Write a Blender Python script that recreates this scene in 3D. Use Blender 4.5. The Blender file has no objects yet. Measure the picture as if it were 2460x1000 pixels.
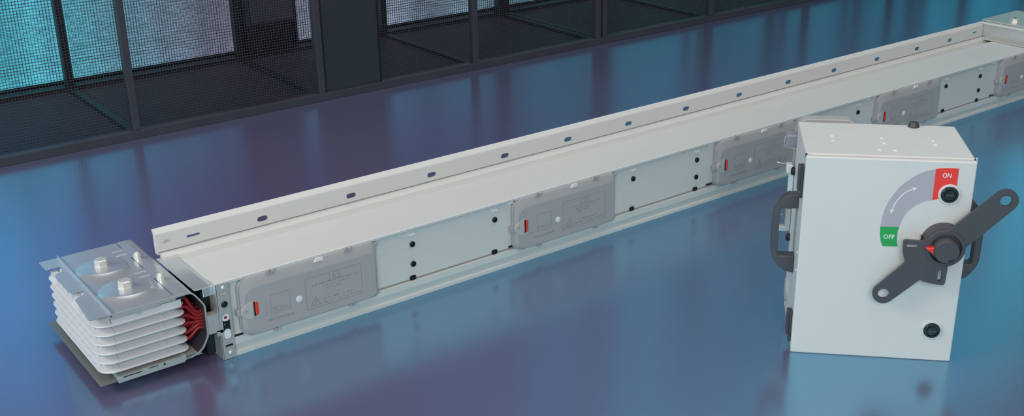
import bpy, math, random
from math import sin, cos, pi, radians, sqrt
from mathutils import Vector, Matrix
from mathutils.geometry import tessellate_polygon

random.seed(7)
S = bpy.context.scene
COL = S.collection

# ------------------------------------------------------------------ materials
def mat(name, col, rough=.5, metal=0.0, spec=.5, coat=0.0, emit=None, es=1.0):
    m = bpy.data.materials.new(name); m.use_nodes = True
    b = m.node_tree.nodes['Principled BSDF']
    b.inputs['Base Color'].default_value = (*col, 1)
    b.inputs['Roughness'].default_value = rough
    b.inputs['Metallic'].default_value = metal
    b.inputs['Specular IOR Level'].default_value = spec
    b.inputs['Coat Weight'].default_value = coat
    return m

def noise_vary(m, scale=(6, 6, 6), amt=.06, rough_amt=.06, bump=0.0, detail=3):
    nt = m.node_tree; b = nt.nodes['Principled BSDF']
    tc = nt.nodes.new('ShaderNodeTexCoord'); mp = nt.nodes.new('ShaderNodeMapping')
    mp.inputs['Scale'].default_value = scale
    n = nt.nodes.new('ShaderNodeTexNoise'); n.inputs['Scale'].default_value = 1; n.inputs['Detail'].default_value = detail
    nt.links.new(tc.outputs['Object'], mp.inputs['Vector']); nt.links.new(mp.outputs[0], n.inputs['Vector'])
    base = b.inputs['Base Color'].default_value[:]
    mr = nt.nodes.new('ShaderNodeMapRange'); mr.inputs['To Min'].default_value = 1-amt; mr.inputs['To Max'].default_value = 1+amt
    nt.links.new(n.outputs['Fac'], mr.inputs['Value'])
    mx = nt.nodes.new('ShaderNodeVectorMath'); mx.operation = 'SCALE'
    mx.inputs[0].default_value = base[:3]
    nt.links.new(mr.outputs[0], mx.inputs['Scale']); nt.links.new(mx.outputs[0], b.inputs['Base Color'])
    r0 = b.inputs['Roughness'].default_value
    m2 = nt.nodes.new('ShaderNodeMapRange'); m2.inputs['To Min'].default_value = max(0, r0-rough_amt); m2.inputs['To Max'].default_value = r0+rough_amt
    nt.links.new(n.outputs['Fac'], m2.inputs['Value']); nt.links.new(m2.outputs[0], b.inputs['Roughness'])
    if bump:
        bp = nt.nodes.new('ShaderNodeBump'); bp.inputs['Strength'].default_value = bump; bp.inputs['Distance'].default_value = .001
        nt.links.new(n.outputs['Fac'], bp.inputs['Height']); nt.links.new(bp.outputs[0], b.inputs['Normal'])
    return m

M = {}
M['paint'] = noise_vary(mat('white_paint', (.60, .615, .60), .42), (3, 9, 9), .03, .04)
M['box_paint'] = noise_vary(mat('box_paint', (.63, .635, .62), .42), (14, 14, 14), .02, .03)
M['tray'] = noise_vary(mat('white_insulator', (.60, .60, .62), .38), (9, 9, 9), .03, .05)
M['grey'] = noise_vary(mat('grey_plastic', (.385, .375, .375), .45), (9, 9, 9), .05, .05)
M['grey_light'] = noise_vary(mat('grey_plastic_light', (.47, .455, .44), .45), (9, 9, 9), .04, .05)
M['engrave'] = noise_vary(mat('engraved_grey', (.27, .265, .27), .6), (9, 9, 9), .04, .03)
M['dark'] = noise_vary(mat('dark_plastic', (.062, .060, .070), .5), (30, 30, 30), .1, .05)
M['dark2'] = noise_vary(mat('charcoal_plastic', (.045, .045, .048), .42), (30, 30, 30), .1, .05)
M['black'] = noise_vary(mat('black_plastic', (.008, .008, .009), .35), (30, 30, 30), .1, .05)
M['zinc'] = noise_vary(mat('brushed_zinc', (.60, .65, .67), .24, .62), (160, 3, 30), .04, .04)
M['zinc_edge'] = noise_vary(mat('cut_aluminium', (.58, .57, .54), .42, .55), (50, 50, 50), .05, .05)
M['bolt'] = noise_vary(mat('bolt_steel', (.78, .77, .73), .35, .55), (40, 40, 40), .05, .05)
M['red_cable'] = noise_vary(mat('red_silicone', (.27, .008, .010), .42), (40, 40, 40), .1, .05)
M['red'] = noise_vary(mat('signal_red', (.80, .040, .03), .42), (10, 10, 10), .02, .02)
M['green'] = noise_vary(mat('signal_green', (.022, .34, .075), .42), (10, 10, 10), .02, .02)
M['decal'] = noise_vary(mat('decal_grey', (.41, .39, .44), .45), (10, 10, 10), .02, .02)
M['decal_white'] = noise_vary(mat('decal_white', (.75, .75, .76), .45), (10, 10, 10), .02, .02)
M['cage'] = noise_vary(mat('cage_metal', (.046, .039, .052), .45, .0), (8, 8, 8), .15, .06)
M['wire'] = noise_vary(mat('cage_wire', (.060, .060, .074), .45, .3), (20, 20, 20), .1, .05)
def grid_mat():
    m = mat('cage_floor', (.03, .03, .04), .42, 0, .35); nt = m.node_tree; L = nt.links.new; b = nt.nodes['Principled BSDF']; b.inputs['Specular IOR Level'].default_value = .12; b.inputs['Roughness'].default_value = .6
    tc = nt.nodes.new('ShaderNodeTexCoord'); sp = nt.nodes.new('ShaderNodeSeparateXYZ'); L(tc.outputs['Object'], sp.inputs[0])
    def line(axis):
        a = nt.nodes.new('ShaderNodeMath'); a.operation = 'DIVIDE'; a.inputs[1].default_value = .0108; L(sp.outputs[axis], a.inputs[0])
        f = nt.nodes.new('ShaderNodeMath'); f.operation = 'FRACT'; L(a.outputs[0], f.inputs[0])
        g = nt.nodes.new('ShaderNodeMath'); g.operation = 'LESS_THAN'; g.inputs[1].default_value = .28; L(f.outputs[0], g.inputs[0]); return g.outputs[0]
    mx = nt.nodes.new('ShaderNodeMath'); mx.operation = 'MAXIMUM'; L(line('X'), mx.inputs[0]); L(line('Y'), mx.inputs[1])
    c = nt.nodes.new('ShaderNodeMix'); c.data_type = 'RGBA'; c.inputs[6].default_value = (.012, .011, .015, 1); c.inputs[7].default_value = (.068, .060, .080, 1)
    L(mx.outputs[0], c.inputs[0]); L(c.outputs[2], b.inputs['Base Color']); return m
M['cage_floor'] = grid_mat()
M['cage_black'] = noise_vary(mat('cage_black', (.006, .006, .008), .5), (5, 5, 5), .2, .05)
M['door'] = noise_vary(mat('door_slate', (.034, .036, .046), .32), (2, 2, 2), .15, .05)
M['grey_dark'] = noise_vary(mat('cabinet_grey', (.10, .10, .12), .4), (5, 5, 5), .1, .05)
M['inner_shade'] = noise_vary(mat('wrap_inner_shade', (.055, .045, .060), .45), (5, 5, 5), .1, .05)
M['grey_mid'] = noise_vary(mat('grey_mid_plastic', (.24, .235, .27), .45), (9, 9, 9), .04, .04)
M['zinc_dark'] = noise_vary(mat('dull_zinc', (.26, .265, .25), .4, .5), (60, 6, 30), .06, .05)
M['wall'] = noise_vary(mat('wall_dark', (.03, .026, .045), .7), (1, 1, 1), .2, .05)

def floor_mat():
    m = bpy.data.materials.new('coated_floor'); m.use_nodes = True
    nt = m.node_tree; nt.nodes.clear(); L = nt.links.new
    out = nt.nodes.new('ShaderNodeOutputMaterial')
    d = nt.nodes.new('ShaderNodeBsdfDiffuse'); d.inputs['Color'].default_value = (.158, .122, .225, 1)
    g = nt.nodes.new('ShaderNodeBsdfGlossy'); g.inputs['Color'].default_value = (.21, .74, .92, 1)
    n = nt.nodes.new('ShaderNodeTexNoise'); n.inputs['Scale'].default_value = 1.6; n.inputs['Detail'].default_value = 4
    tc = nt.nodes.new('ShaderNodeTexCoord'); L(tc.outputs['Object'], n.inputs['Vector'])
    mr = nt.nodes.new('ShaderNodeMapRange'); mr.inputs['To Min'].default_value = .19; mr.inputs['To Max'].default_value = .23
    L(n.outputs['Fac'], mr.inputs['Value']); L(mr.outputs[0], g.inputs['Roughness'])
    mx = nt.nodes.new('ShaderNodeMixShader')
    lw = nt.nodes.new('ShaderNodeFresnel'); lw.inputs['IOR'].default_value = 1.6
    fr = nt.nodes.new('ShaderNodeMapRange'); fr.inputs['From Max'].default_value = .5
    fr.inputs['To Min'].default_value = .38; fr.inputs['To Max'].default_value = .80
    L(lw.outputs[0], fr.inputs['Value']); L(fr.outputs[0], mx.inputs[0])
    L(d.outputs[0], mx.inputs[1]); L(g.outputs[0], mx.inputs[2]); L(mx.outputs[0], out.inputs[0])
    return m
M['floor'] = floor_mat()

def screen_mat():
    """A wall of light: colour drifts along the wall (x) and with height (z)."""
    m = bpy.data.materials.new('light_wall'); m.use_nodes = True
    nt = m.node_tree; nt.nodes.clear(); L = nt.links.new
    out = nt.nodes.new('ShaderNodeOutputMaterial'); em = nt.nodes.new('ShaderNodeEmission')
    tc = nt.nodes.new('ShaderNodeTexCoord'); sp = nt.nodes.new('ShaderNodeSeparateXYZ')
    L(tc.outputs['Object'], sp.inputs[0])
    def ramp(stops, x0=-1.5, x1=9.0):
        mr = nt.nodes.new('ShaderNodeMapRange'); mr.inputs['From Min'].default_value = x0; mr.inputs['From Max'].default_value = x1
        L(sp.outputs['X'], mr.inputs['Value'])
        r = nt.nodes.new('ShaderNodeValToRGB'); e = r.color_ramp.elements
        while len(e) > 1: e.remove(e[-1])
        first = True
        for x, c in stops:
            p = (x-x0)/(x1-x0)
            if first: e[0].position = p; e[0].color = (*c, 1); first = False
            else:
                q = e.new(p); q.color = (*c, 1)
        L(mr.outputs[0], r.inputs[0]); return r.outputs[0]
    low = ramp(SCREEN_LOW); mid = ramp(SCREEN_MID); top = ramp(SCREEN_TOP)
    def zf(a, b):
        mr = nt.nodes.new('ShaderNodeMapRange'); mr.inputs['From Min'].default_value = a; mr.inputs['From Max'].default_value = b
        mr.interpolation_type = 'SMOOTHSTEP'; L(sp.outputs['Z'], mr.inputs['Value']); return mr.outputs[0]
    m1 = nt.nodes.new('ShaderNodeMix'); m1.data_type = 'RGBA'; L(zf(.34, .75), m1.inputs[0]); L(low, m1.inputs[6]); L(mid, m1.inputs[7])
    m2 = nt.nodes.new('ShaderNodeMix'); m2.data_type = 'RGBA'; L(zf(1.0, 2.2), m2.inputs[0]); L(m1.outputs[2], m2.inputs[6]); L(top, m2.inputs[7])
    # vertical brightness streaks and fine scan lines of the display
    mp = nt.nodes.new('ShaderNodeMapping'); mp.inputs['Scale'].default_value = (3.4, 1, .12); L(tc.outputs['Object'], mp.inputs[0])
    n = nt.nodes.new('ShaderNodeTexNoise'); n.inputs['Scale'].default_value = 1; n.inputs['Detail'].default_value = 2; L(mp.outputs[0], n.inputs['Vector'])
    mp2 = nt.nodes.new('ShaderNodeMapping'); mp2.inputs['Scale'].default_value = (22, 1, 150); L(tc.outputs['Object'], mp2.inputs[0])
    n2 = nt.nodes.new('ShaderNodeTexNoise'); n2.inputs['Scale'].default_value = 1; n2.inputs['Detail'].default_value = 2; L(mp2.outputs[0], n2.inputs['Vector'])
    a = nt.nodes.new('ShaderNodeMapRange'); a.inputs['From Min'].default_value = .3; a.inputs['From Max'].default_value = .7
    a.inputs['To Min'].default_value = .70; a.inputs['To Max'].default_value = 1.3; L(n.outputs['Fac'], a.inputs['Value'])
    b = nt.nodes.new('ShaderNodeMapRange'); b.inputs['From Min'].default_value = .3; b.inputs['From Max'].default_value = .7
    b.inputs['To Min'].default_value = .72; b.inputs['To Max'].default_value = 1.28; L(n2.outputs['Fac'], b.inputs['Value'])
    mu = nt.nodes.new('ShaderNodeMath'); mu.operation = 'MULTIPLY'; L(a.outputs[0], mu.inputs[0]); L(b.outputs[0], mu.inputs[1])
    L(m2.outputs[2], em.inputs['Color']); L(mu.outputs[0], em.inputs['Strength']); L(em.outputs[0], out.inputs[0])
    return m
SCREEN_LOW = [(-1.5, (.08, .50, .64)), (.25, (.085, .50, .64)), (.55, (.11, .42, .54)), (.85, (.16, .29, .39)), (1.2, (.20, .20, .29)),
              (1.7, (.26, .29, .40)), (2.6, (.18, .29, .38)), (3.4, (.08, .34, .40)), (5.0, (.06, .36, .42)), (7.0, (.07, .38, .44)), (9.0, (.08, .40, .46))]
SCREEN_MID = [(-1.5, (.03, .78, 1.35)), (.15, (.04, .70, 1.25)), (.45, (.10, .22, .55)), (1.0, (.08, .05, .18)), (1.8, (.08, .07, .22)), (2.6, (.05, .14, .26)),
              (3.4, (.04, .30, .42)), (5.5, (.05, .38, .50)), (9.0, (.06, .55, .72))]
SCREEN_TOP = [(-1.5, (.05, .03, .11)), (.8, (.06, .04, .15)), (1.8, (.07, .06, .20)), (2.7, (.05, .22, .38)), (3.8, (.04, .46, .60)), (5.2, (.05, .54, .68)), (6.4, (.06, .66, .88)), (9.0, (.06, .72, .82))]
M['screen'] = screen_mat()

# ------------------------------------------------------------------ mesh kit
class MB:
    def __init__(s): s.v = []; s.f = []; s.sm = []
    def add(s, vs, fs, smooth=False):
        o = len(s.v); s.v += [tuple(v) for v in vs]
        for f in fs: s.f.append([o+i for i in f]); s.sm.append(smooth)
    def box(s, x0, y0, z0, x1, y1, z1):
        vs = [(x, y, z) for x in (x0, x1) for y in (y0, y1) for z in (z0, z1)]
        s.add(vs, [(0, 1, 3, 2), (4, 6, 7, 5), (0, 4, 5, 1), (2, 3, 7, 6), (0, 2, 6, 4), (1, 5, 7, 3)])
        return s
    def plate(s, outer, holes, fn, c0, c1, smooth=False):
        """2D outline with holes, thickness c0..c1; fn(a,b,c) -> xyz"""
        loops = [outer]+list(holes)
        tri = tessellate_polygon([[Vector((a, b, 0)) for a, b in l] for l in loops])
        flat = [p for l in loops for p in l]; n = len(flat)
        vs = [fn(a, b, c0) for a, b in flat]+[fn(a, b, c1) for a, b in flat]
        fs = [tuple(t) for t in tri]+[tuple(n+i for i in reversed(t)) for t in tri]
        s.add(vs, fs)
        k = 0
        for l in loops:
            m = len(l); ids = list(range(k, k+m)); k += m
            vv = [vs[i] for i in ids]+[vs[n+i] for i in ids]
            s.add(vv, [(i, (i+1) % m, m+(i+1) % m, m+i) for i in range(m)], smooth)
        return s
    def loft(s, rings, smooth=True, cap0=False, cap1=True, closed=True):
        m = len(rings[0]); vs = [p for r in rings for p in r]; fs = []
        for k in range(len(rings)-1):
            for i in range(m if closed else m-1):
                j = (i+1) % m
                fs.append((k*m+i, k*m+j, (k+1)*m+j, (k+1)*m+i))
        s.add(vs, fs, smooth)
        if cap0: s.add(rings[0], [tuple(range(m))])
        if cap1: s.add(rings[-1], [tuple(range(m))])
        return s
    def lathe(s, prof, c, ax='z', n=32, smooth=True, cap0=True, cap1=True):
        """prof: list of (radius, height); ax = direction of height"""
        rings = []
        for r, h in prof:
            ring = []
            for i in range(n):
                t = 2*pi*i/n; a, b = r*cos(t), r*sin(t)
                if ax == 'z': ring.append((c[0]+a, c[1]+b, c[2]+h))
                elif ax == 'y': ring.append((c[0]+a, c[1]+h, c[2]+b))
                else: ring.append((c[0]+h, c[1]+a, c[2]+b))
            rings.append(ring)
        return s.loft(rings, smooth, cap0, cap1)
    def tube(s, pts, r, n=10):
        P = [Vector(p) for p in pts]; rings = []
        ref = Vector((0, 0, 1))
        for i, p in enumerate(P):
            t = (P[min(i+1, len(P)-1)]-P[max(i-1, 0)]).normalized()
            a = t.cross(ref)
            if a.length < .1: a = t.cross(Vector((0, 1, 0)))
            a.normalize(); b = t.cross(a)
            rings.append([tuple(p+a*r*cos(2*pi*k/n)+b*r*sin(2*pi*k/n)) for k in range(n)])
        return s.loft(rings, True, True, True)
    def build(s, name, m, parent=None, bevel=0, seg=2, mtx=None, weld=True):
        me = bpy.data.meshes.new(name); me.from_pydata(s.v, [], s.f)
        for p, q in zip(me.polygons, s.sm): p.use_smooth = q
        me.update()
        import bmesh
        bm = bmesh.new(); bm.from_mesh(me)
        if weld: bmesh.ops.remove_doubles(bm, verts=bm.verts, dist=1e-6)
        bmesh.ops.recalc_face_normals(bm, faces=bm.faces)
        if bevel: bmesh.ops.dissolve_limit(bm, angle_limit=.01, verts=bm.verts, edges=bm.edges)
        bm.to_mesh(me); bm.free()
        if mtx: me.transform(mtx)
        me.materials.append(m)
        o = bpy.data.objects.new(name, me); COL.objects.link(o)
        if parent: o.parent = parent
        if bevel:
            b = o.modifiers.new('bevel', 'BEVEL'); b.width = bevel; b.segments = seg; b.limit_method = 'ANGLE'; b.angle_limit = radians(40)
            b.harden_normals = False
        if any(s.sm) or bevel:
            try:
                a = me.attributes.get('sharp_edge')
                bm = bmesh.new(); bm.from_mesh(me)
                for e in bm.edges:
                    if len(e.link_faces) == 2 and e.calc_face_angle(0) > radians(38): e.smooth = False
                bm.to_mesh(me); bm.free()
            except Exception as ex: print(ex)
        return o

def rrect(x0, y0, x1, y1, r, n=6):
    """rounded rectangle; r = one radius or (bl, br, tr, tl)"""
    if not isinstance(r, (tuple, list)): r = (r,)*4
    out = []
    for (cx, cy, a0), q in zip(((x0, y0, pi), (x1, y0, 1.5*pi), (x1, y1, 0), (x0, y1, .5*pi)), r):
        sx = 1 if cx == x0 else -1; sy = 1 if cy == y0 else -1
        for i in range(n+1):
            t = a0+i*pi/2/n
            out.append((cx+sx*q+q*cos(t), cy+sy*q+q*sin(t)))
    return out
def circ(cx, cy, r, n=24): return [(cx+r*cos(2*pi*i/n), cy+r*sin(2*pi*i/n)) for i in range(n)]
def spline(pts, n=5):
    out = []
    P = [pts[0]]+list(pts)+[pts[-1]]
    for i in range(1, len(P)-2):
        a, b, c, d = P[i-1:i+3]
        for k in range(n):
            t = k/n
            out.append(tuple(.5*((2*b[j])+(-a[j]+c[j])*t+(2*a[j]-5*b[j]+4*c[j]-d[j])*t*t+(-a[j]+3*b[j]-3*c[j]+d[j])*t**3) for j in range(len(b))))
    out.append(tuple(pts[-1])); return out

def thing(name, label, cat, loc=(0, 0, 0), rz=0, group=None):
    o = bpy.data.objects.new(name, None); COL.objects.link(o)
    o.location = loc; o.rotation_euler = (0, 0, rz); o.empty_display_size = .1
    o['label'] = label; o['category'] = cat
    if group: o['group'] = group
    return o
def text_into(mb, body, size, fn, c0, c1, anchor=(0, 0), width=None, align='CENTER', bold=0.0):
    """outlines of built-in font glyphs as thin solid letters"""
    cu = bpy.data.curves.new('t', 'FONT'); cu.body = body; cu.size = size; cu.align_x = align; cu.align_y = 'CENTER'
    cu.resolution_u = 4; cu.fill_mode = 'FRONT'; cu.offset = bold
    o = bpy.data.objects.new('t', cu); COL.objects.link(o)
    dg = bpy.context.evaluated_depsgraph_get(); me = bpy.data.meshes.new_from_object(o.evaluated_get(dg))
    vs = [(v.co.x, v.co.y) for v in me.vertices]; fs = [tuple(p.vertices) for p in me.polygons]
    if vs:
        x0 = min(v[0] for v in vs); x1 = max(v[0] for v in vs); y0 = min(v[1] for v in vs); y1 = max(v[1] for v in vs)
        k = (width/(x1-x0)) if width else 1
        vs = [((a-(x0+x1)/2)*k+anchor[0], (b-(y0+y1)/2)+anchor[1]) for a, b in vs]
        mb.add([fn(a, b, c1) for a, b in vs], fs)
        # walls so that the letters have a thickness
        from collections import Counter
        cnt = Counter()
        for f in fs:
            for i in range(len(f)): cnt[tuple(sorted((f[i], f[(i+1) % len(f)])))] += 1
        for (a, b), q in cnt.items():
            if q == 1: mb.add([fn(*vs[a], c0), fn(*vs[b], c0), fn(*vs[b], c1), fn(*vs[a], c1)], [(0, 1, 2, 3)])
    bpy.data.objects.remove(o); bpy.data.curves.remove(cu); bpy.data.meshes.remove(me)

def struct(o): o['kind'] = 'structure'; return o

# ------------------------------------------------------------------ setting
mb = MB(); mb.add([(-7, -8, 0), (16, -8, 0), (16, 3.2, 0), (-7, 3.2, 0), (-7, -8, -.1), (16, -8, -.1), (16, 3.2, -.1), (-7, 3.2, -.1)],
                  [(0, 1, 2, 3), (7, 6, 5, 4), (0, 4, 5, 1), (1, 5, 6, 2), (2, 6, 7, 3), (3, 7, 4, 0)])
struct(mb.build('floor', M['floor']))
struct(MB().box(-7, 2.95, 0, 16, 3.15, 6.5).build('wall_back', M['wall']))

# ------------------------------------------------------------------ mesh cages
YF, YB = 1.80, 2.62
HC = 2.5
def wires(x0, x1, y, z0, z1, pitch=.0108, r=.00068):
    mb = MB()
    n = int(round((x1-x0)/pitch))
    for i in range(1, n):
        x = x0+i*(x1-x0)/n; mb.box(x-r, y-r, z0, x+r, y+r, z1)
    n = int(round((z1-z0)/pitch))
    for i in range(1, n):
        z = z0+i*(z1-z0)/n; mb.box(x0, y-r-.0012, z-r, x1, y+r-.0012, z+r)
    return mb
x_post = lambda a: a+.0136
def cage(name, label, xs, solid=None, end_left=.02, end_right=.02):
    """xs: positions of the post centres"""
    t = thing(name, label, 'cage', (xs[0], YF, 0), 0, 'black wire mesh cages along the back wall')
    ox, oy = xs[0], YF
    T = Matrix.Translation((-ox, -oy, 0))
    x0, x1 = xs[0]-end_left, xs[-1]+end_right
    MB().box(x0, YF-.012, 0, x1, YF+.03, .033).build('plinth', M['cage'], t, .002, mtx=T)
    MB().box(x0, YF+.03, 0, x1, YB, .012).build('cage_floor', M['cage_floor'], t, mtx=T)
    MB().box(x0, YB-.02, .012, x1, YB+.03, .028).build('rear_rail', M['cage_black'], t, .002, mtx=T)
    MB().box(x0, YF-.012, HC, x1, YF+.03, HC+.04).build('top_rail', M['cage'], t, .002, mtx=T)
    for i, x in enumerate(xs):
        w = .0135 if 0 < i < len(xs)-1 else .0135
        MB().box(x-w, YF-.010, .033, x+w, YF+.026, HC).build('post', M['cage'], t, .002, mtx=T)
        MB().box(x-.017, YB-.03, .012, x+.017, YB+.01, HC).build('rear_post', M['cage_black'], t, .002, mtx=T)
        bmb = MB().box(x-.015, YF+.03, .012, x+.015, YB-.02, .026)
        bmb.build('floor_beam', M['cage_black'], t, .002, mtx=T)
    for a, b in zip(xs[:-1], xs[1:]):
        a2, b2 = a+.0135, b-.0135
        if solid and a2 < solid[0] < b2:
            MB().plate(rrect(solid[0], .0335, solid[1], HC, .002, 2), [], lambda p, q, c: (p, c, q), YF, YF+.012).build('door_panel', M['door'], t, mtx=T)
            MB().box(solid[1], YF-.004, .033, solid[1]+.006, YF+.02, HC).build('door_edge', M['cage_black'], t, mtx=T)
            MB().box(x_post(a), YF+.001, .033, solid[0]-.0004, YF+.006, HC).build('gap_filler', M['cage_black'], t, mtx=T)  # black filler added so no screen glow shows in the gap
            a2 = solid[1]+.006
        wires(a2, b2, YF+.008, .033, HC).build('wire_mesh', M['wire'], t, weld=False, mtx=T)
        wires(a+.024, b-.024, YB-.012, .03, 1.7, .0125, .0005).build('rear_wire_mesh', M['wire'], t, weld=False, mtx=T)
    return t
SP = .7685
cage('mesh_cage', 'long black wire mesh cage with the solid slate door panel, left of the seam', [-1.082, -.318, .445, 1.225, 2.0, 2.722], (1.25, 1.505))
cage('mesh_cage', 'black wire mesh cage right of the seam, reaching the top edge of the frame', [2.762, 3.50, 4.27, 5.04, 5.81, 6.58])

# glowing screens, one behind each bay
names = {}
def screen(x0, x1, label, z1=4.6):
    t = thing('light_panel', label, 'light panel', ((x0+x1)/2, 2.70, 0), 0, 'glowing panels behind the mesh cages')
    T = Matrix.Translation((-(x0+x1)/2, -2.70, 0))
    o = MB().box(x0+.004, 2.69, .040, x1-.004, 2.70, z1-.004).build('screen', M['screen'], t)
    o.matrix_parent_inverse = T
    MB().plate([(x0, .03), (x1, .03), (x1, z1), (x0, z1)], [[(x0+.004, .040), (x1-.004, .040), (x1-.004, z1-.004), (x0+.004, z1-.004)]],
               lambda a, b, c: (a, c, b), 2.686, 2.72).build('screen_frame', M['cage_black'], t, mtx=T)
    MB().box(x0, 2.72, 0, x1, 2.735, z1).build('back_plate', M['cage_black'], t, mtx=T)
screen(-2.6, -.318, 'cyan glowing panel beyond the left edge, next to the bright cyan one behind the mesh')
screen(-.318, .455, 'bright cyan glowing panel behind the mesh at the left edge')
screen(.455, 1.285, 'glowing panel fading from cyan to lavender, left of the dark cabinet')
screen(1.565, 1.995, 'narrow pale lavender glowing panel showing beside the slate door panel')
screen(1.995, 2.765, 'dull blue grey glowing panel right of the slate door panel')
screen(2.765, 3.50, 'small visible corner of grey glowing panel at the top edge, left of the seam')
xx = 3.50
for k in range(8):
    screen(xx, xx+.70, 'teal glowing panel beyond the top edge, seen only as a streak reflected in the floor'); xx += .70+(.10 if k % 2 else .05)
# dark cabinet between the panels
t = thing('rack_cabinet', 'dark cabinet standing between two glowing panels behind the mesh', 'cabinet', (1.41, 2.60, 0))
T = Matrix.Translation((-1.41, -2.60, 0))
MB().box(1.300, 2.60+.045, .15, 1.545, 2.82, 2.4).build('cabinet_body', M['door'], t, .004, mtx=T)
MB().box(1.31, 2.70, 0, 1.54, 2.82, .15).build('cabinet_base', M['cage_black'], t, .004, mtx=T)
MB().box(1.312, 2.636, .165, 1.53, 2.645, 2.38).build('cabinet_door', M['grey_dark'], t, .003, mtx=T)

# ------------------------------------------------------------------ busbar trunking
bar = thing('busbar_trunking', 'long pale grey busbar trunking lying on the floor, with grey covers along its front', 'busbar', (0, 0, 0))
XE = 3.70
prof = [(-.006, 0), (-.006, .0085), (.0005, .011), (-.0055, .031), (-.0050, .0465), (.004, .0478), (.004, .0505), (.003, .052), (.003, .188),
        (.001, .1905), (-.0075, .1925), (-.0080, .1985), (-.006, .2005), (.018, .2005), (.020, .1995), (.170, .2002), (.2075, .1860), (.2100, .1975), (.2440, .2000), (.262, .2000), (.262, 0)]
mb = MB(); mb.plate(prof, [], lambda a, b, c: (c, a, b), .0, XE)
mb.build('housing', M['paint'], bar)
# fine pressed lines along the front
for z in (.118, .143):
    for xa, xb in ((.44, .865), (1.24, 1.65), (2.02, 2.44), (2.84, 3.20)):
        MB().box(xa, .0024, z-.0003, xb, .0031, z+.0003).build('front_seam', M['paint'], bar)
MB().box(.068, .0018, .0488, XE, .0036, .0515).build('groove_shade_line', M['engrave'], bar)  # darker strip that paints the shade line of the groove
# rear flange sheet with slotted holes
holes = []
hx = [.242+.2545*k for k in range(11)]+[3.033, 3.249]
hx = hx[:11]+[3.033, 3.249]
hx = [.242, .503, .763, 1.021, 1.262, 1.512, 1.768, 2.023, 2.276, 2.528, 2.781, 3.031, 3.249]
for x in hx: holes.append(rrect(x-.0145, .2135, x+.0145, .2275, .0068, 5))
holes.append(rrect(.038, .2215, .072, .2275, .001, 2)); holes.append(rrect(3.405, .2235, 3.435, .2295, .0028, 3))
mb = MB(); mb.plate([(-.036, .203), (3.505, .203), (3.505, .2475), (-.036, .2475)], holes, lambda a, b, c: (a, c, b), .245, .2475)
# top lip
lip = [(.2450, .2475), (.2462, .2505), (.2640, .2590), (.2665, .2575), (.2665, .250), (.2652, .250), (.2652, .2565), (.2475, .2485), (.2475, .2470)]
mb.plate(lip, [], lambda a, b, c: (c, a, b), -.040, 3.505)
# root step of the flange
mb.plate([(.2455, .198), (.2455, .203), (.2475, .203), (.2475, .198)], [], lambda a, b, c: (c, a, b), -.034, 3.505)
mb.build('rear_flange', M['paint'], bar)
mb = MB()
mb.plate([(-.036, .2003), (3.49, .2003), (3.49, .2022), (-.036, .2022)], [], lambda a, b, c: (a, c, b), .2444, .2455)
mb.build('flange_groove', M['engrave'], bar)
mb = MB(); mb.plate([(.2475, .195), (.2475, .2470), (.2652, .2555), (.2652, .195)], [], lambda a, b, c: (c, a, b), -.039, -.034)
mb.build('flange_end_cap', M['paint'], bar)
mb = MB()   # band at the left end of the flange foot
mb.plate([(.214, .1850), (.214, .1992), (.2475, .2000), (.2475, .1850)], [], lambda a, b, c: (c, a, b), -.034, .0)
mb.build('flange_foot', M['paint'], bar)
# small pressed tab on the flange
mb = MB(); mb.plate(rrect(-.024, .224, -.004, .228, .001, 2), [], lambda a, b, c: (a, c, b), .2435, .245)
mb.plate(rrect(-.019, .229, -.010, .2315, .001, 2), [], lambda a, b, c: (a, c, b), .2435, .245)
mb.build('pressed_tab', M['zinc_edge'], bar)
# faint dimples on the top
for x in (.1836, .436, .6705, .9218, 1.1586, 1.392, 1.6257, 1.8725, 2.11, 2.35, 2.59, 2.83, 3.07, 3.3):
    MB().plate(rrect(x-.013, .106, x+.013, .118, .004, 4), [], lambda a, b, c: (a, b, c), .1992, .1999).build('dimple', M['paint'], bar, .0003)

# zinc end plate; a black block paints the shade of the left end cavity
mb = MB(); mb.plate([(-.045, .005), (-.001, .005), (-.001, .236), (-.049, .236)], [], lambda a, b, c: (a, b, c), .1892, .1915)
mb.build('end_plate', M['zinc'], bar, .002)
MB().box(-.0260, .0050, .1680, -.0015, .0085, .1900).build('end_plate_lip', M['zinc'], bar, .001)
MB().box(-.022, .035, .004, -.001, .236, .168).build('cavity_shade_block', M['black'], bar)

# end bracket (front left)
fb = lambda a, b, c: (a, c, b)
mb = MB()
h = [rrect(.0088, .1665, .0268, .1735, .001, 2), circ(.0165, .1435, .0088, 8), rrect(.0070, .0520, .0250, .1180, .0088, 6), 
     rrect(.0070, .0325, .0262, .0385, .001, 2)]
mb.plate([(.0, .001), (.0305, .001), (.0305, .1965), (.0, .1965)], h, fb, -.0105, -.0085)
mb.box(-.0015, -.0105, .001, .001, .030, .1975)
mb.build('end_bracket', M['zinc_edge'], bar)
MB().box(.0025, -.0083, .003, .030, -.0065, .194).build('bracket_backing', M['black'], bar)  # black sheet, puts the shade into the bracket holes
MB().plate(rrect(.0075, .0530, .0245, .0785, .008, 6), [], fb, -.0098, -.0082).build('contact_window', M['decal_white'], bar)
MB().plate(rrect(.0075, .1000, .0245, .1175, .006, 5), [], fb, -.0098, -.0082).build('contact_window', M['decal_white'], bar)
MB().plate(rrect(.0115, .1065, .0190, .1125, .002, 3), [], fb, -.0106, -.0096).build('contact_mark', M['red_cable'], bar)
MB().plate(rrect(.0095, .1670, .0262, .1730, .001, 2), [], fb, -.0096, -.0082).build('slot_tab', M['grey_light'], bar)
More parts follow.
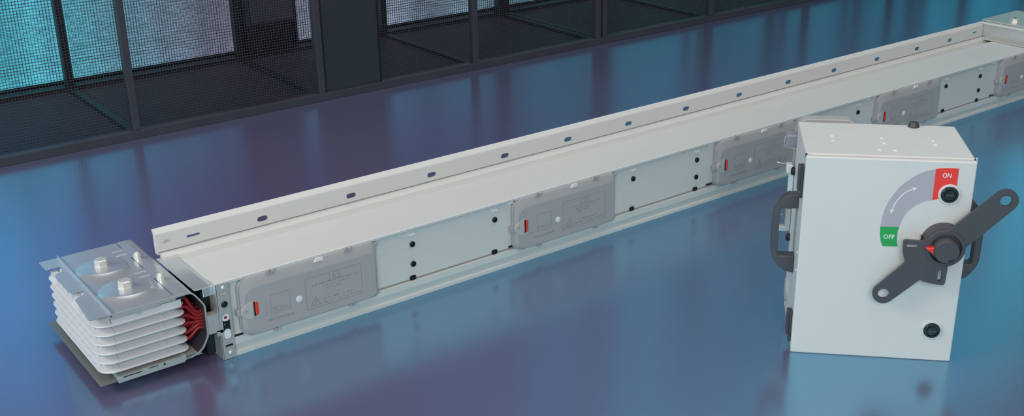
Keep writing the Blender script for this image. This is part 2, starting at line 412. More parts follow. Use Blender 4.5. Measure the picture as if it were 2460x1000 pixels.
MB().lathe([(.0082, 0), (.0082, -.003), (.006, -.0045)], (.0165, -.0082, .1435), 'y', 8, False).build('hex_plug', M['black'], bar)
MB().lathe([(.0082, 0), (.0082, -.003), (.006, -.0045)], (.0155, -.0082, .0885), 'y', 12, False).build('hex_plug', M['black'], bar)
for z in (.1865, .0160):
    MB().lathe([(.0052, 0), (.0050, -.0015), (.0035, -.0032), (.0015, -.0036)], (.0175, -.0104, z), 'y', 20).build('rivet', M['bolt'], bar)
# small black slot with a raised pale surround beside the bracket
mb = MB(); mb.plate(rrect(.032, .0440, .066, .0600, .004, 4), [], fb, .0032, -.0025); mb.build('slot_surround', M['paint'], bar, .001)
MB().box(.035, -.0032, .0485, .0575, -.0020, .0540).build('slot', M['black'], bar)
# connector tab reaching to the joint block
mb = MB().box(-.0290, -.0120, .0790, -.0015, -.0055, .1255); mb.box(-.0240, -.0056, .0800, -.0015, .012, .1250); mb.box(-.010, -.0120, .068, .0060, -.0106, .082); mb.box(-.002, -.0120, .0745, .0066, -.0106, .1250)
mb.build('connector_tab', M['zinc_edge'], bar)

# round plugs, rounded slots, tabs, thin slots
def plug(x, z, r=.0078):
    o = MB().lathe([(r, .001), (r, -.0035), (r*.85, -.0045), (r*.5, -.0045), (r*.42, -.002), (.0001, -.002)], (x, .003, z), 'y', 24, True, True, False)
    o.build('round_plug', M['black'], bar)
def bslot(x, z): MB().plate(rrect(x-.0095, z-.0068, x+.0095, z+.0068, .0055, 5), [], fb, .0035, .0005).build('slot_shade_fill', M['black'], bar, .0006)  # black solid standing in for the shade of a recessed slot
def tab(x, z): MB().plate(rrect(x-.0085, z-.0038, x+.0085, z+.0038, .002, 3), [], fb, .0035, -.0025).build('raised_tab', M['decal_white'], bar, .0008)
for x, k in ((.541, 3), (.805, 2), (1.312, 2), (1.577, 3), (2.105, 2), (2.361, 3), (2.876, 2), (3.096, 3)):
    plug(x, .149)
    if k == 3: plug(x, .093)
    bslot(x-.003, .054); tab(x-.001, .1775)
for x in (.862, 1.635, 2.415, 3.19): MB().box(x-.012, -.001, .0540, x+.012, .0035, .0580).build('thin_slot', M['black'], bar)
for x in (.858, 1.632, 2.41, 3.18): tab(x, .187)

# grey tap-off covers
def dashes(mb, x0, x1, z, h, yy, slope=0):
    x = x0
    while x < x1:
        if random.random() < .16: x += h*.9; continue
        w = h*random.uniform(.45, .7); zz = z+slope*(x-x0)
        mb.box(x, yy-.0003, zz-h/2, x+h*.16, yy, zz+h/2*random.uniform(.3, 1))
        if random.random() < .7: mb.box(x+h*.17, yy-.0003, zz+random.choice((-.4, 0, .4))*h, x+w, yy, zz+random.choice((-.4, 0, .4))*h+h*.2)
        if random.random() < .5: mb.box(x+w+h*.02, yy-.0003, zz-h/2, x+w+h*.16, yy, zz+h*.25)
        x += w+h*.38
def cover(X, number, logo, line, width=.370):
    """X: left edge along the bar"""
    c = None
    x1 = X+width; zb, zt = .0425, .1935
    ring = lambda a, b, cc, d, r, y: [(p, y, q) for p, q in rrect(a, b, cc, d, r, 8)]
    R = (.026, .012, .016, .030)
    mb = MB(); mb.loft([ring(X-.003, zb-.001, x1+.003, zt+.001, R, .0035), ring(X-.003, zb-.001, x1+.003, zt+.001, R, -.004),
                        ring(X, zb, x1, zt, R, -.006), ring(X, zb, x1, zt-.001, R, -.011),
                        ring(X+.003, zb+.001, x1-.002, zt-.004, R, -.0125),
                        ring(X+.007, zb+.004, x1-.006, zt-.022, R, -.0170), ring(X+.009, zb+.005, x1-.008, zt-.026, R, -.0180)], True, True, True)
    c = mb.build('tap_off_cover', M['grey'], bar)
    YP = -.0180
    mb = MB(); t = .0009
    def frame(a, b, cc, d, t=.0009):
        mb.plate([(a, b), (cc, b), (cc, d), (a, d)], [[(a+t, b+t), (cc-t, b+t), (cc-t, d-t), (a+t, d-t)]], fb, YP, YP-.0004)
    frame(X+.073, .0860, X+.124, .1360)
    mb.plate([(X+.166, .0665), (X+.322, .0665), (X+.322, .1500), (X+.166, .1500)], [[(X+.1672, .0675), (X+.3214, .0675), (X+.3214, .1492), (X+.1672, .1492)]], fb, YP, YP-.0004)
    # warning triangle with flash
    tri = lambda k, cx, cz: [(cx-.0145*k, cz-.0085*k), (cx+.0145*k, cz-.0085*k), (cx, cz+.0165*k)]
    mb.plate(tri(1, X+.191, .0815), [tri(.80, X+.191, .0813)], fb, YP, YP-.0004)
    mb.plate([(X+.1925, .0905), (X+.1885, .0815), (X+.1915, .0815), (X+.1900, .0760), (X+.1945, .0835), (X+.1915, .0835)], [], fb, YP, YP-.0004)
    fn = lambda a, b, cc: (a, cc, b)
    text_into(mb, number, .024, fn, YP, YP-.0004, (X+.248, .1385), .032, bold=-.0004)
    text_into(mb, logo, .0175, fn, YP, YP-.0004, (X+.0975, .0965), .040, bold=-.0003)
    text_into(mb, line, .0080, fn, YP, YP-.0004, (X+.0985, .0705), .068)
    dashes(mb, X+.185, X+.312, .1275, .0042, YP); dashes(mb, X+.213, X+.285, .1190, .0042, YP); dashes(mb, X+.220, X+.262, .1110, .0042, YP)
    dashes(mb, X+.211, X+.290, .0835, .0046, YP); dashes(mb, X+.211, X+.316, .0745, .0046, YP)
    mb.build('engraving', M['engrave'], c)
    # raised frame line on the plateau
    mb = MB()
    mb.plate(rrect(X+.030, zb+.010, x1-.018, zt-.034, .004, 3), [rrect(X+.031, zb+.0107, x1-.0187, zt-.0347, .0035, 3)], fb, YP, YP-.0003)
    mb.build('raised_rim', M['grey'], c)
    # latch with red slider
    L = [(X+.0285, .0865), (X+.0285, .1345)]+[(X+.0285-.0235*sin(a)-.008*sin(a)**2, .1105+.024*cos(a)) for a in [pi*k/14 for k in range(1, 14)]]
    mb = MB(); mb.plate(L, [], fb, -.012, -.0188); mb.build('latch', M['grey_light'], c, .0012)
    mb = MB(); mb.plate(rrect(X+.0290, .0885, X+.0610, .1320, .002, 3), [], fb, YP, YP-.0014); mb.build('latch_plate', M['grey'], c, .0006)
    MB().box(X+.0290, YP-.0018, .0950, X+.0335, YP-.0013, .1320).build('latch_slot', M['black'], c)
    MB().plate(rrect(X+.0325, .0965, X+.0405, .1315, .0038, 5), [], fb, YP-.0012, YP-.0035).build('red_slider', M['red'], c, .0012)
    MB().lathe([(.0028, 0), (.0022, -.0015)], (X+.010, -.0188, .1135), 'y', 10).build('latch_pin', M['engrave'], c)
    MB().plate(rrect(X-.011, .1000, X+.004, .1180, .003, 3), [], fb, .002, -.012).build('latch_ear', M['grey'], c, .001)
    # screw
    MB().lathe([(.0085, 0), (.0085, -.0008), (.0078, -.0014), (.0040, -.0014), (.0036, -.0024), (.0010, -.0024), (.0008, -.001)], (X+.1475, YP+.0002, .1035), 'y', 28).build('cover_screw', M['decal_white'], c)
    # hinge clips and corner ears
    for q in (.0850, .2930):
        mb = MB(); mb.lathe([(.0052, 0), (.0052, -.006), (.0045, -.007)], (X+q+.004, -.010, .1950), 'y', 16)
        mb.box(X+q-.014, -.016, .1900, X+q-.006, -.004, .1985); mb.box(X+q-.004, -.017, .1880, X+q, -.004, .1990)
        mb.build('top_clip', M['grey'], c)
        mb = MB(); mb.box(X+q-.008, -.0165, .0380, X+q-.003, -.006, .0450); mb.lathe([(.0042, 0), (.0042, -.005)], (X+q+.004, -.0115, .0415), 'y', 12); mb.build('bottom_clip', M['grey'], c)
    MB().plate(rrect(x1-.010, .1790, x1+.0080, .1890, .003, 3), [], fb, .002, -.009).build('corner_ear', M['grey'], c, .001)
    MB().plate(rrect(x1-.006, .0460, x1+.0060, .0600, .003, 3), [], fb, .002, -.009).build('corner_ear', M['grey'], c, .001)
    MB().plate([(X+.196, .1845), (X+.224, .1845), (X+.221, .1945), (X+.203, .1945)], [], fb, -.012, -.0155).build('catch_tab', M['decal_white'], c, .001)
    return c
c1 = cover(.0545, '165', 'SOIA', 'PRIMAT #TECTTROAB')
cover(.862, '125', 'non', 'SBTAT #TICTITROAB', .367)
cover(1.652, '1d5', 'RAR', 'SNBM OTOBNRT', .367)
cover(2.452, '165', 'RAI', 'PRNA TOTNRRO', .367)
cover(3.212, '185', 'RAI', 'PRNA TOTNRRO', .367)

# zinc joint housing at the far right end of the bar
ej = thing('end_joint', 'zinc joint housing with a steel bolt on the far right end of the busbar', 'joint block', (3.6, .1, .2005))
T = Matrix.Translation((-3.6, -.1, -.2005))
mb = MB().plate([(3.4790, .2006), (3.4790, .2560), (3.4760, .2605), (3.76, .2605), (3.76, .2006)], [], lambda a, b, c: (a, c, b), -.02, .2440)
mb.build('joint_housing', M['zinc'], ej, .0015, mtx=T)
MB().box(3.4700, -.02, .2540, 3.4790, .2440, .2620).build('housing_lip', M['paint'], ej, .0015, mtx=T)
MB().plate([(3.479, .2010), (3.430, .2010), (3.430, .2060), (3.479, .2085)], [], lambda a, b, c: (a, c, b), -.0, .2140).build('sealing_strip', M['zinc_edge'], ej, .001, mtx=T)
MB().box(3.500, -.04, .2606, 3.76, .2700, .2660).build('clamp_plate', M['zinc_edge'], ej, .0015, mtx=T)
for y in (.150, .010):
    MB().lathe([(.019, 0), (.019, .004), (.016, .005), (.0155, .016), (.012, .017)], (3.545, y, .2660), 'z', 6, False).build('hex_bolt', M['bolt'], ej, mtx=T)
    MB().lathe([(.0075, 0), (.0075, .0006)], (3.545, y, .2830), 'z', 16).build('bolt_recess', M['dark'], ej, mtx=T)

# ------------------------------------------------------------------ joint block at the left
jb = thing('joint_block', 'zinc plated joint block with stacked white insulators and red cables, left of the busbar', 'joint block', (-.16, .195, 0))
T = Matrix.Translation((.16, -.195, 0))
xy = lambda a, b, c: (a, b, c)
xz = lambda a, b, c: (a, c, b)
Y0, Y1 = .0, .390
# top plate: three tabs on the left edge
o = [(-.287, Y0), (-.060, Y0), (-.060, Y1+.01), (-.284, Y1+.01), (-.284, .345), (-.272, .337)]
o += [(-.256, .338), (-.250, .334), (-.250, .306), (-.256, .300), (-.272, .292), (-.277, .282), (-.2775, .172), (-.272, .166), (-.256, .167),
      (-.250, .163), (-.250, .145), (-.256, .139), (-.272, .132), (-.279, .122)]
mb = MB()
o = [(-.287, Y0), (-.060, Y0), (-.060, Y1), (-.284, Y1), (-.283, .337)]+o[5:]
mb.plate(o, [], xy, .1925, .1945)
mb.plate([(-.2405, .1945), (-.2405, .2010), (-.2385, .2010), (-.2375, .1945)], [], xz, Y0, Y1)
mb.build('top_plate', M['zinc'], jb, mtx=T)
# thick channel edge of the top plate (front)
mb = MB(); mb.plate([(-.2440, .1940), (-.2440, .1840), (-.2410, .1820), (-.1850, .1820), (-.1830, .1780), (-.1760, .1780), (-.1740, .1820), (-.1300, .1820), (-.1300, .1860),
                     (-.0930, .1860), (-.0930, .1900), (-.0700, .1900), (-.0700, .1940)], [], xz, Y0-.002, Y1)
mb.build('top_channel', M['zinc_edge'], jb, mtx=T)
MB().box(-.092, Y0-.0025, .1865, -.070, Y0+.01, .1895).build('channel_slot', M['black'], jb, mtx=T)
MB().lathe([(.0018, 0), (.0018, -.0006)], (-.2405, Y0-.002, .1905), 'y', 10).build('channel_pin', M['black'], jb, mtx=T)
# bottom plate and channel
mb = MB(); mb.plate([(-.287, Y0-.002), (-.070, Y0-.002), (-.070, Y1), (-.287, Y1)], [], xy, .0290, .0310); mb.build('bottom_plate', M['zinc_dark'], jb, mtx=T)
mb = MB(); mb.plate([(-.2470, .0250), (-.2480, .0340), (-.2440, .0400), (-.1900, .0410), (-.1900, .0420), (-.1500, .0420), (-.1500, .0410), (-.1350, .0410), (-.1350, .0430),
                     (-.0980, .0410), (-.0930, .0440), (-.0880, .0440), (-.0870, .0330), (-.0920, .0260)], [], xz, Y0-.004, Y1)
mb.build('bottom_channel', M['zinc_edge'], jb, mtx=T)
mb = MB()
mb.box(-.236, Y0-.0046, .0360, -.193, Y0-.003, .0380); mb.box(-.176, Y0-.0046, .0380, -.155, Y0-.003, .0396); mb.box(-.142, Y0-.0046, .0345, -.137, Y0-.003, .0385)
mb.build('channel_gap', M['black'], jb, mtx=T)
mb = MB().box(-.0870, Y0-.003, .0395, -.0600, Y1, .0410); mb.box(-.0870, Y0-.003, .0325, -.0480, Y1, .0342); mb.build('lower_rail', M['zinc_edge'], jb, mtx=T)
MB().box(-.2400, .003, .1615, -.0800, Y1-.01, .1820).build('clamp_core', M['tray'], jb, mtx=T)
# slits, embossed strokes
for a, b in ((.345, .388), (.196, .278), (.008, .125)): MB().box(-.0958, a, .1940, -.0946, b, .1949).build('plate_slit', M['black'], jb, mtx=T)
for y in (.336, .306, .178, .149): MB().box(-.1225, y-.0012, .1945, -.0950, y+.0012, .1954).build('plate_emboss', M['bolt'], jb, .0004, mtx=T)
# dished washers with hex bolts, and locating studs
def washer(x, y, z=.1945, n=64):
    def ring(r, h0, h1, fwd=0.0):
        out = []
        for i in range(n):
            t = 2*pi*i/n; d = Vector((cos(t), sin(t)))
            f = max(0.0, d.dot(Vector((-.30, -.954))))          # 1 towards the front of the block
            rr = r+fwd*f**1.3; h = h0+(h1-h0)*f
            out.append((x+d.x*rr, y+d.y*rr, z+h))
        return out
    mb = MB(); mb.loft([ring(.0600, .0001, .0001, .040), ring(.0597, .0004, .0010, .026), ring(.0593, .0008, .0034, .014), ring(.0590, .0010, .0068, .005), ring(.0588, .0012, .0090, .0005),
                        ring(.0586, .0014, .0094), ring(.0560, .0018, .0092), ring(.030, .0042, .0076), ring(.012, .0058, .0066)], True, False, True)
    mb.build('dished_washer', M['zinc'], jb, mtx=T)
    MB().lathe([(.0175, .0045), (.0175, .0078), (.0165, .0082), (.0165, .0215), (.0140, .0230)], (x, y, z), 'z', 6, False).build('hex_bolt', M['bolt'], jb, mtx=T)
washer(-.172, .262); washer(-.168, .108)
def lowwasher(x, y):
    MB().lathe([(.056, 0), (.055, -.006), (.030, -.0125), (.012, -.0135)], (x, y, .0285), 'z', 48).build('dished_washer', M['zinc'], jb, mtx=T)
    MB().lathe([(.0150, -.0130), (.0150, -.0265), (.0130, -.0284)], (x, y, .0285), 'z', 6, False).build('hex_bolt', M['bolt'], jb, mtx=T)
lowwasher(-.172, .262); lowwasher(-.168, .108)
for y in (.258, .104):
    MB().lathe([(.0085, 0), (.0085, .009), (.0070, .0098), (.0090, .0098), (.0092, .0135), (.0060, .0140), (.0060, .0180), (.0045, .0190)], (-.0862, y, .1945), 'z', 20).build('locating_stud', M['bolt'], jb, mtx=T)

# white insulator trays
def tray(z):
    x0, x1, y0, y1 = -.279, -.0715, -.002, .372
    R = (.036, .020, .020, .036)
    ring = lambda i, zz: [(p, q, zz) for p, q in rrect(x0+i, y0+i, x1-i, y1-i, tuple(max(.004, r-i*.6) for r in R), 8)]
    mb = MB()
    mb.loft([ring(.020, z-.0030), ring(.003, z-.0034), ring(.0008, z-.0025), ring(0, z-.0008), ring(.0012, z+.0012), ring(.004, z+.0020),
             ring(.010, z+.0038), ring(.0180, z+.0082), ring(.0250, z+.0140), ring(.0265, z+.0205)], True, True, True)
    tr = mb.build('insulator_tray', M['tray'], jb, mtx=T)
    # gusset ribs on the front face and along the left side
    for q in (-.2400, -.1260):
        rb = MB(); w = .0016
        rb.add([(q, .030, z+.018), (q, -.0002, z+.0022), (q+w, .030, z+.018), (q+w, -.0002, z+.0022), (q, .030, z), (q+w, .030, z)],
               [(0, 1, 3, 2), (0, 1, 4), (2, 3, 5), (0, 2, 5, 4), (1, 3, 5, 4)])
        rb.build('gusset', M['tray'], tr, mtx=T)
    for k in range(9):
        y = .05+k*.036
        MB().box(-.2700, y-.011, z+.003, -.2560, y+.011, z+.0150).build('spacer', M['tray'], tr, mtx=T)
for k in range(6): tray(.0535+.0229*k)
# U shaped zinc wrap at the right of the block
out = spline([(-.0900, .1945), (-.0680, .1950), (-.0520, .1900), (-.0370, .1690), (-.0290, .1550)], 5)+[(-.0270, .1480), (-.0275, .0820)]+spline([(-.0290, .0720), (-.0420, .0480), (-.0560, .0370), (-.0750, .0320)], 4)
n = len(out); inn = []
for i in range(n):
    a = Vector(out[max(i-1, 0)]); b = Vector(out[min(i+1, n-1)]); d = (b-a).normalized(); nn = Vector((d.y, -d.x))
    inn.append((out[i][0]-abs(.0022*1)*(-nn.x if nn.x < 0 else nn.x), out[i][1]-.0022*nn.y*(1 if nn.x*1 < 0 else -1)*(-1)))
inn = []
for i in range(n):
    a = Vector(out[max(i-1, 0)]); b = Vector(out[min(i+1, n-1)]); d = (b-a).normalized()
    nr = Vector((d.y, -d.x))          # right hand side of travel = inside of the U
    inn.append((out[i][0]+nr.x*.0022, out[i][1]+nr.y*.0022))
mb = MB(); mb.plate(out+inn[::-1], [], xz, Y0-.003, Y1, True); mb.build('end_wrap', M['zinc'], jb, mtx=T)
def offset(k):
    res = []
    for i in range(n):
        a = Vector(out[max(i-1, 0)]); b = Vector(out[min(i+1, n-1)]); d = (b-a).normalized(); res.append((out[i][0]+d.y*k, out[i][1]-d.x*k))
    return res
mb = MB(); mb.plate(offset(-.0006)+offset(.0030)[::-1], [], xz, Y0-.0045, Y0-.0015, True); mb.build('wrap_edge', M['zinc_edge'], jb, mtx=T)
mb = MB(); mb.plate(offset(.0023)[4:-3]+offset(.0031)[4:-3][::-1], [], xz, Y0-.0012, Y1-.01, True); mb.build('wrap_shade_sheet', M['inner_shade'], jb, mtx=T)  # dark sheet painting the shade inside the zinc wrap
MB().plate([(-.0745, .046), (-.0600, .046), (-.0340, .080), (-.0340, .148), (-.0520, .180), (-.0745, .184)], [], xz, .085, Y1-.012).build('cable_shade_block', M['black'], jb, mtx=T)  # black block standing in for the shade behind the cables
# red cables
for row, yy in enumerate((.022, .046, .070)):
    for k, z in enumerate((.1750, .1520, .1290, .1060, .0840, .0680)):
        z2 = .1290-.0085*k
        pts = spline([(-.0760, yy, z), (-.0640, yy+.001, z-.002*(1 if k < 3 else -1)), (-.0500, yy+.002, (z+z2*2)/3), (-.0400, yy+.001, z2+.001), (-.0290, yy, z2)], 4)
        MB().tube(pts, .0046, 10).build('red_cable', M['red_cable'], jb, mtx=T)

# ------------------------------------------------------------------ tap-off box with rotary switch
YAW = radians(-45.75)
bx = thing('tap_off_box', 'white switch box with dark rotary lever and ON OFF dial, standing before the busbar', 'switch box', (1.0747, -.8124, 0), YAW)
BW, BD, BH = .361, .2543, .4909
uf = lambda a, b, c: (a, c, b)       # front plane: u, z, v
us = lambda a, b, c: (c, a, b)       # side plane: v, z, u
mb = MB().box(.0005, .020, .001, BW-.0005, BD, BH); mb.build('box_body', M['box_paint'], bx, .0025)
mb = MB().box(0, 0, 0, BW, .0150, BH-.001); mb.build('box_door', M['box_paint'], bx, .003, 3)
MB().box(.004, .014, .004, BW-.004, .021, BH-.0035).build('gap_filler', M['dark2'], bx)
for u in (-.0005, BW-.0035):
    MB().box(u, .0135, BH-.0075, u+.004, .0215, BH-.0005).build('corner_gap', M['black'], bx)
mb = MB().box(BW-.001, .012, BH-.014, BW+.0015, .020, BH+.004); mb.build('hinge_pin', M['bolt'], bx)
# embossed dimples on the top
for u, v in ((.0699, .1496), (.0693, .1156), (.1801, .1458), (.1807, .1094), (.1641, .0604), (.1983, .0612), (.2918, .1393), (.2921, .1093)):
    MB().lathe([(.0062, -.001), (.0060, .0006), (.0045, .0018), (.0020, .0024), (.0003, .0025)], (u, v, BH), 'z', 20).build('embossed_dimple', M['box_paint'], bx)
MB().lathe([(.0130, .0), (.0134, .002), (.0115, .0055), (.0105, .0110), (.0095, .0120), (.0005, .0122)], (.2650, .2405, BH), 'z', 20).build('rear_knob', M['dark2'], bx)

# dial label: grey arc, red ON field, green OFF field
outer = spline([(.1731, .3306), (.1760, .3620), (.1846, .3913), (.2020, .4225), (.2257, .4470), (.2500, .4630), (.2760, .4712)], 5)
inner = spline([(.2133, .3315), (.2170, .3480), (.2240, .3640), (.2340, .3770), (.2470, .3880), (.2620, .3955), (.2765, .3989)], 5)
MB().plate(outer+inner[::-1], [], uf, .0005, -.0006).build('dial_label', M['decal'], bx)
ro = spline([(.2760, .4712), (.2850, .4732), (.3000, .4745), (.3237, .4743)], 3); ri = [(.3242, .4396), (.3235, .4060)]+spline([(.3100, .4055), (.2920, .4025), (.2765, .3989)], 3)
onl = MB().plate(ro+ri, [], uf, .0005, -.0006).build('on_label', M['red'], bx)
MB().plate([(.1731, .3306), (.2133, .3315), (.2113, .3200), (.2110, .3080), (.2120, .2960), (.2150, .2842), (.1826, .2833), (.1770, .2960), (.1738, .3130)], [], uf, .0005, -.0006).build('off_label', M['green'], bx)
mb = MB(); text_into(mb, 'ON', .0150, lambda a, b, c: (a, c, b), -.0005, -.0009, (.3010, .4575), .0185, bold=.0002); mb.build('on_lettering', M['decal_white'], bx)
mb = MB(); text_into(mb, 'OFF', .0145, lambda a, b, c: (a, c, b), -.0005, -.0009, (.1938, .3070), .0240, bold=.0002); mb.build('off_lettering', M['decal_white'], bx)
# double arrow
arc = spline([(.1945, .3700), (.1985, .3860), (.2075, .4020), (.2200, .4155), (.2340, .4235)], 6)
w = .0011; side1, side2 = [], []
for i, p in enumerate(arc):
    d = (Vector(arc[min(i+1, len(arc)-1)])-Vector(arc[max(i-1, 0)])).normalized(); nn = Vector((-d.y, d.x))
    side1.append((p[0]+nn.x*w, p[1]+nn.y*w)); side2.append((p[0]-nn.x*w, p[1]-nn.y*w))
mb = MB(); mb.plate(side1+side2[::-1], [], uf, -.0005, -.0009)
mb.plate([(.1920, .3625), (.1895, .3730), (.1985, .3715)], [], uf, -.0005, -.0009); mb.plate([(.2415, .4260), (.2350, .4185), (.2305, .4275)], [], uf, -.0005, -.0009)
mb.build('double_arrow', M['decal_white'], bx)
# quarter turn locks
def lock(u, z):
    l = MB().lathe([(.0238, .001), (.0238, -.0020), (.0225, -.0035), (.0190, -.0035), (.0185, -.0020)], (u, 0, z), 'y', 40).build('door_lock', M['box_paint'], bx)
    MB().lathe([(.0182, 0), (.0182, -.0060), (.0168, -.0075), (.0140, -.0075), (.0132, -.0045), (.0110, -.0045), (.0104, -.0070), (.0003, -.0070)], (u, 0, z), 'y', 36, True, True, False).build('lock_core', M['black'], l)
    mb = MB(); mb.plate(rrect(u-.0090, z-.0022, u+.0090, z+.0022, .002, 4), [], uf, -.0068, -.0092); mb.build('lock_slot', M['dark2'], l, .0008)
lock(.3108, .4138); lock(.3113, .0798)

# rotary lever
KU, KZ = .3095, .2990
rk = MB().lathe([(.0480, .001), (.0480, -.006), (.0462, -.008), (.0440, -.0265), (.0300, -.0268)], (KU, 0, KZ), 'y', 56).build('rotary_handle', M['dark'], bx)
V0, V1 = -.0270, -.0350
def arcpts(cx, cz, r, a0, a1, n): return [(cx+r*cos(a0+(a1-a0)*i/n), cz+r*sin(a0+(a1-a0)*i/n)) for i in range(n+1)]
ER = (.4209, .4160); EL = (.1900, .1815)
ang = math.atan2(ER[1]-EL[1], ER[0]-EL[0])
# outline (counter clockwise): right end cap -> down the upper edge -> big circle left -> quarter plate -> lower arm -> quarter plate -> circle -> right arm
O = arcpts(ER[0], ER[1], .0262, ang-pi/2, ang+pi/2, 16)
O += [(KU+.0430*cos(ang+.70), KZ+.0430*sin(ang+.70))]
O += arcpts(KU, KZ, .0430, ang+.85, radians(160), 12)
O += [(.2620, .3135), (.2245, .3145), (.2213, .3125), (.2203, .3080), (.2208, .2880), (.2250, .2720), (.2292, .2610)]
pa = (EL[0]+.0240*cos(ang+pi/2), EL[1]+.0240*sin(ang+pi/2))
O += [(.2262, .2560)] + arcpts(EL[0], EL[1], .0240, ang+pi/2, ang+1.5*pi, 16) + [(.2640, .2200)]
O += [(.2720, .2165), (.2900, .2125), (.3090, .2100), (.3145, .2100), (.3178, .2125), (.3190, .2180), (.3200, .2500)]
O += arcpts(KU, KZ, .0430, radians(-76), ang-.85, 12)
O += [(KU+.0430*cos(ang-.70), KZ+.0430*sin(ang-.70))]
H = [circ(*ER, .0122), circ(*EL, .0122), rrect(.2270, .2960, .2530, .3045, .0042, 5), rrect(.3010, .2195, .3095, .2455, .0042, 5), circ(KU, KZ, .0340, 40)]
MB().plate(O, H, uf, V0, V1, True).build('lever', M['dark'], rk)
# collar inside the lever and the knob
MB().lathe([(.0335, -.0268), (.0335, -.0300), (.0285, -.0310), (.0285, -.0330)], (KU, 0, KZ), 'y', 48).build('knob_recess', M['dark2'], rk)
MB().lathe([(.0430, -.0348), (.0420, -.0380), (.0350, -.0380), (.0342, -.0340)], (KU, 0, KZ), 'y', 56, True, False, False).build('lever_collar', M['dark'], rk)
MB().lathe([(.0275, -.0300), (.0265, -.0560), (.0245, -.0590), (.0003, -.0592)], (KU, 0, KZ), 'y', 44, True, True, False).build('knob', M['dark'], rk)
MB().plate([(.2660, .3020), (.2960, .3060), (.2960, .2790)], [], uf, -.0300, -.0480).build('red_pointer', M['red'], rk, .001)
MB().plate(arcpts(KU, KZ, .0235, radians(-80), radians(-40), 8)+arcpts(KU, KZ, .0195, radians(-40), radians(-80), 8), [], uf, -.0585, -.0598).build('knob_notch', M['black'], rk)
MB().plate([(.2600, .3190), (.2640, .3010), (.2700, .3060)], [], uf, -.004, -.012).build('stop_notch', M['black'], rk)

# side handles
Ho = [(0, .3640)]+spline([(-.020, .3640), (-.036, .3545), (-.0500, .3280), (-.0555, .3050), (-.0560, .2350), (-.0520, .2080), (-.0340, .1790), (-.0120, .1680), (0, .1660)], 4)
Hi = [(0, .2090), (-.0350, .2090), (-.0400, .2140), (-.0405, .3230), (-.0370, .3300), (0, .3300)]
for sgn, off in ((1, 0), (-1, BW)):
    pts = [(off+sgn*a, b) for a, b in Ho+Hi]
    MB().plate(pts, [], uf, .088, .118).build('side_handle', M['dark'], bx, .0018)
# hinges on the left side
def hinge(z0, z1):
    h = MB().box(-.0055, .022, z0, .0003, .040, z1).build('hinge', M['dark2'], bx, .0015)
    MB().box(-.0110, .034, z0+.012, .0003, .056, z1-.006).build('hinge_leaf', M['dark'], h, .0015)
hinge(.382, .460); hinge(.016, .096)
for z in (.245, .200): MB().lathe([(.0030, .0005), (.0028, -.0012), (.0012, -.0018)], (0, .030, z), 'x', 12).build('side_rivet', M['decal_white'], bx)
MB().lathe([(.0300, .0005), (.0300, -.0030), (.0270, -.0040)], (0, .215, .062), 'x', 36).build('knockout_cap', M['grey_light'], bx)
# plug unit on the back
mb = MB().plate(rrect(-.001, .215, .148, .4895, .030, 8), [rrect(.020, .300, .125, .478, .02, 6)], uf, .283, .315); mb.build('rear_plug', M['grey'], bx, .003)
MB().plate(rrect(.010, .225, .140, .440, .020, 6), [], uf, BD, .300).build('plug_core', M['grey_mid'], bx, .002)
MB().box(-.0250, BD-.004, .4260, .002, .290, .4570).build('plug_ear', M['grey_mid'], bx, .003)
mb = MB(); mb.tube([(-.0275, .258, .452), (-.0285, .258, .4300), (-.0235, .258, .4250), (.000, .258, .4210)], .0011, 8); mb.build('earth_wire', M['bolt'], bx)
mb = MB(); mb.tube([(-.0430, .262, .383), (-.0200, .262, .379)], .0011, 6); mb.build('earth_wire', M['bolt'], bx)
mb = MB(); mb.box(-.0130, BD-.003, .270, -.0010, BD+.010, .3600); mb.build('contact_rail', M['bolt'], bx, .001)
mb = MB(); mb.box(-.0190, BD-.010, .3600, -.0050, BD+.016, .3820); mb.build('clamp_jaw', M['decal_white'], bx, .002)
mb = MB(); mb.box(-.0130, BD-.006, .2200, -.0010, BD+.010, .2640); mb.box(-.0300, BD+.004, .2640, -.001, BD+.009, .2660); mb.box(-.0280, BD-.002, .2040, -.001, BD+.012, .2180)
mb.build('contact_bracket', M['zinc_edge'], bx, .001)
MB().tube([(-.0420, BD, .2500), (-.0200, BD, .2480)], .0010, 6).build('earth_wire', M['bolt'], bx)
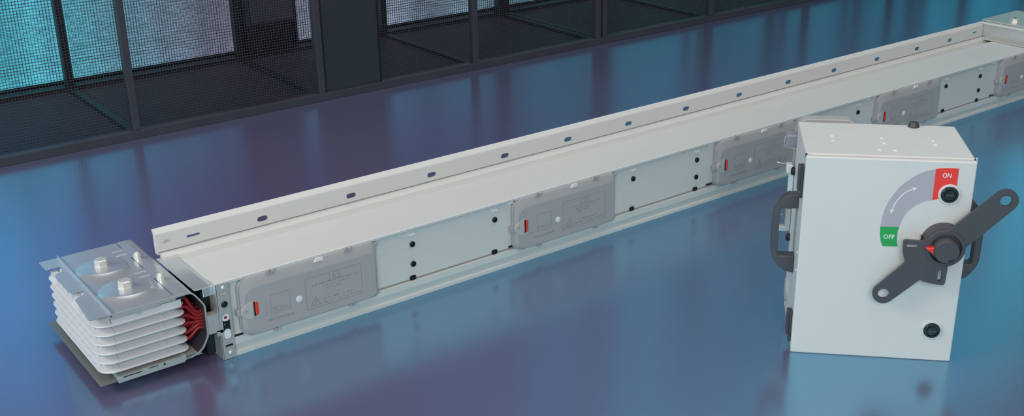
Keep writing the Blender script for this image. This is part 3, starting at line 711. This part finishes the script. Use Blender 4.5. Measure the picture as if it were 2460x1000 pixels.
for z in (.368, .193):
    MB().lathe([(.0060, -.006), (.0100, -.003), (.0098, .004), (.0070, .006)], (-.0035, BD-.012, z), 'x', 16).build('clamp_knob', M['black'], bx)

# ------------------------------------------------------------------ lights
def area(name, loc, target, size, energy, col, sy=None):
    l = bpy.data.lights.new(name, 'AREA'); l.shape = 'RECTANGLE'; l.size = size; l.size_y = sy or size; l.energy = energy; l.color = col
    o = bpy.data.objects.new(name, l); COL.objects.link(o); o.location = loc
    o.rotation_euler = (Vector(target)-Vector(loc)).to_track_quat('-Z', 'Y').to_euler()
    return o
area('ceiling_softbox', (1.2, -.8, 4.6), (1.2, -.2, 0), 6.0, 110, (1.0, .98, .91), 5.0)
area('key_softbox', (-3.2, -5.2, 3.2), (.8, 0, .1), 3.5, 205, (1.0, .975, .965), 2.5)
area('side_fill', (-4.5, 1.0, 3.6), (1.0, -.2, .2), 3.0, 170, (1.0, .98, .95), 2.0)  # added fill light, brightens the left side of the box
W = bpy.data.worlds.new('world'); S.world = W; W.use_nodes = True
W.node_tree.nodes['Background'].inputs[0].default_value = (.52, .53, .57, 1)
W.node_tree.nodes['Background'].inputs[1].default_value = .42

# ------------------------------------------------------------------ camera
CAMP = dict(f=2757.283, yaw=36.37834, pitch=21.72917, roll=-1.034307, pos=(-.86941175, -2.35161245, 1.33340696))
y, p, r = (radians(CAMP[k]) for k in ('yaw', 'pitch', 'roll'))
fwd = Vector((sin(y)*cos(p), cos(y)*cos(p), -sin(p))); right = Vector((cos(y), -sin(y), 0)); up = right.cross(fwd)
R_ = right*cos(r)+up*sin(r); U_ = -right*sin(r)+up*cos(r)
cam = bpy.data.cameras.new('camera'); co = bpy.data.objects.new('camera', cam); COL.objects.link(co)
mw = Matrix((R_, U_, -fwd)).transposed().to_4x4(); mw.translation = Vector(CAMP['pos']); co.matrix_world = mw
cam.sensor_width = 36; cam.lens = CAMP['f']*36/2460; cam.clip_start = .02; cam.clip_end = 60
S.camera = co
S.view_settings.view_transform = 'Standard'; S.view_settings.look = 'None'; S.view_settings.gamma = 1; S.view_settings.exposure = 0
S.view_settings.use_curve_mapping = False
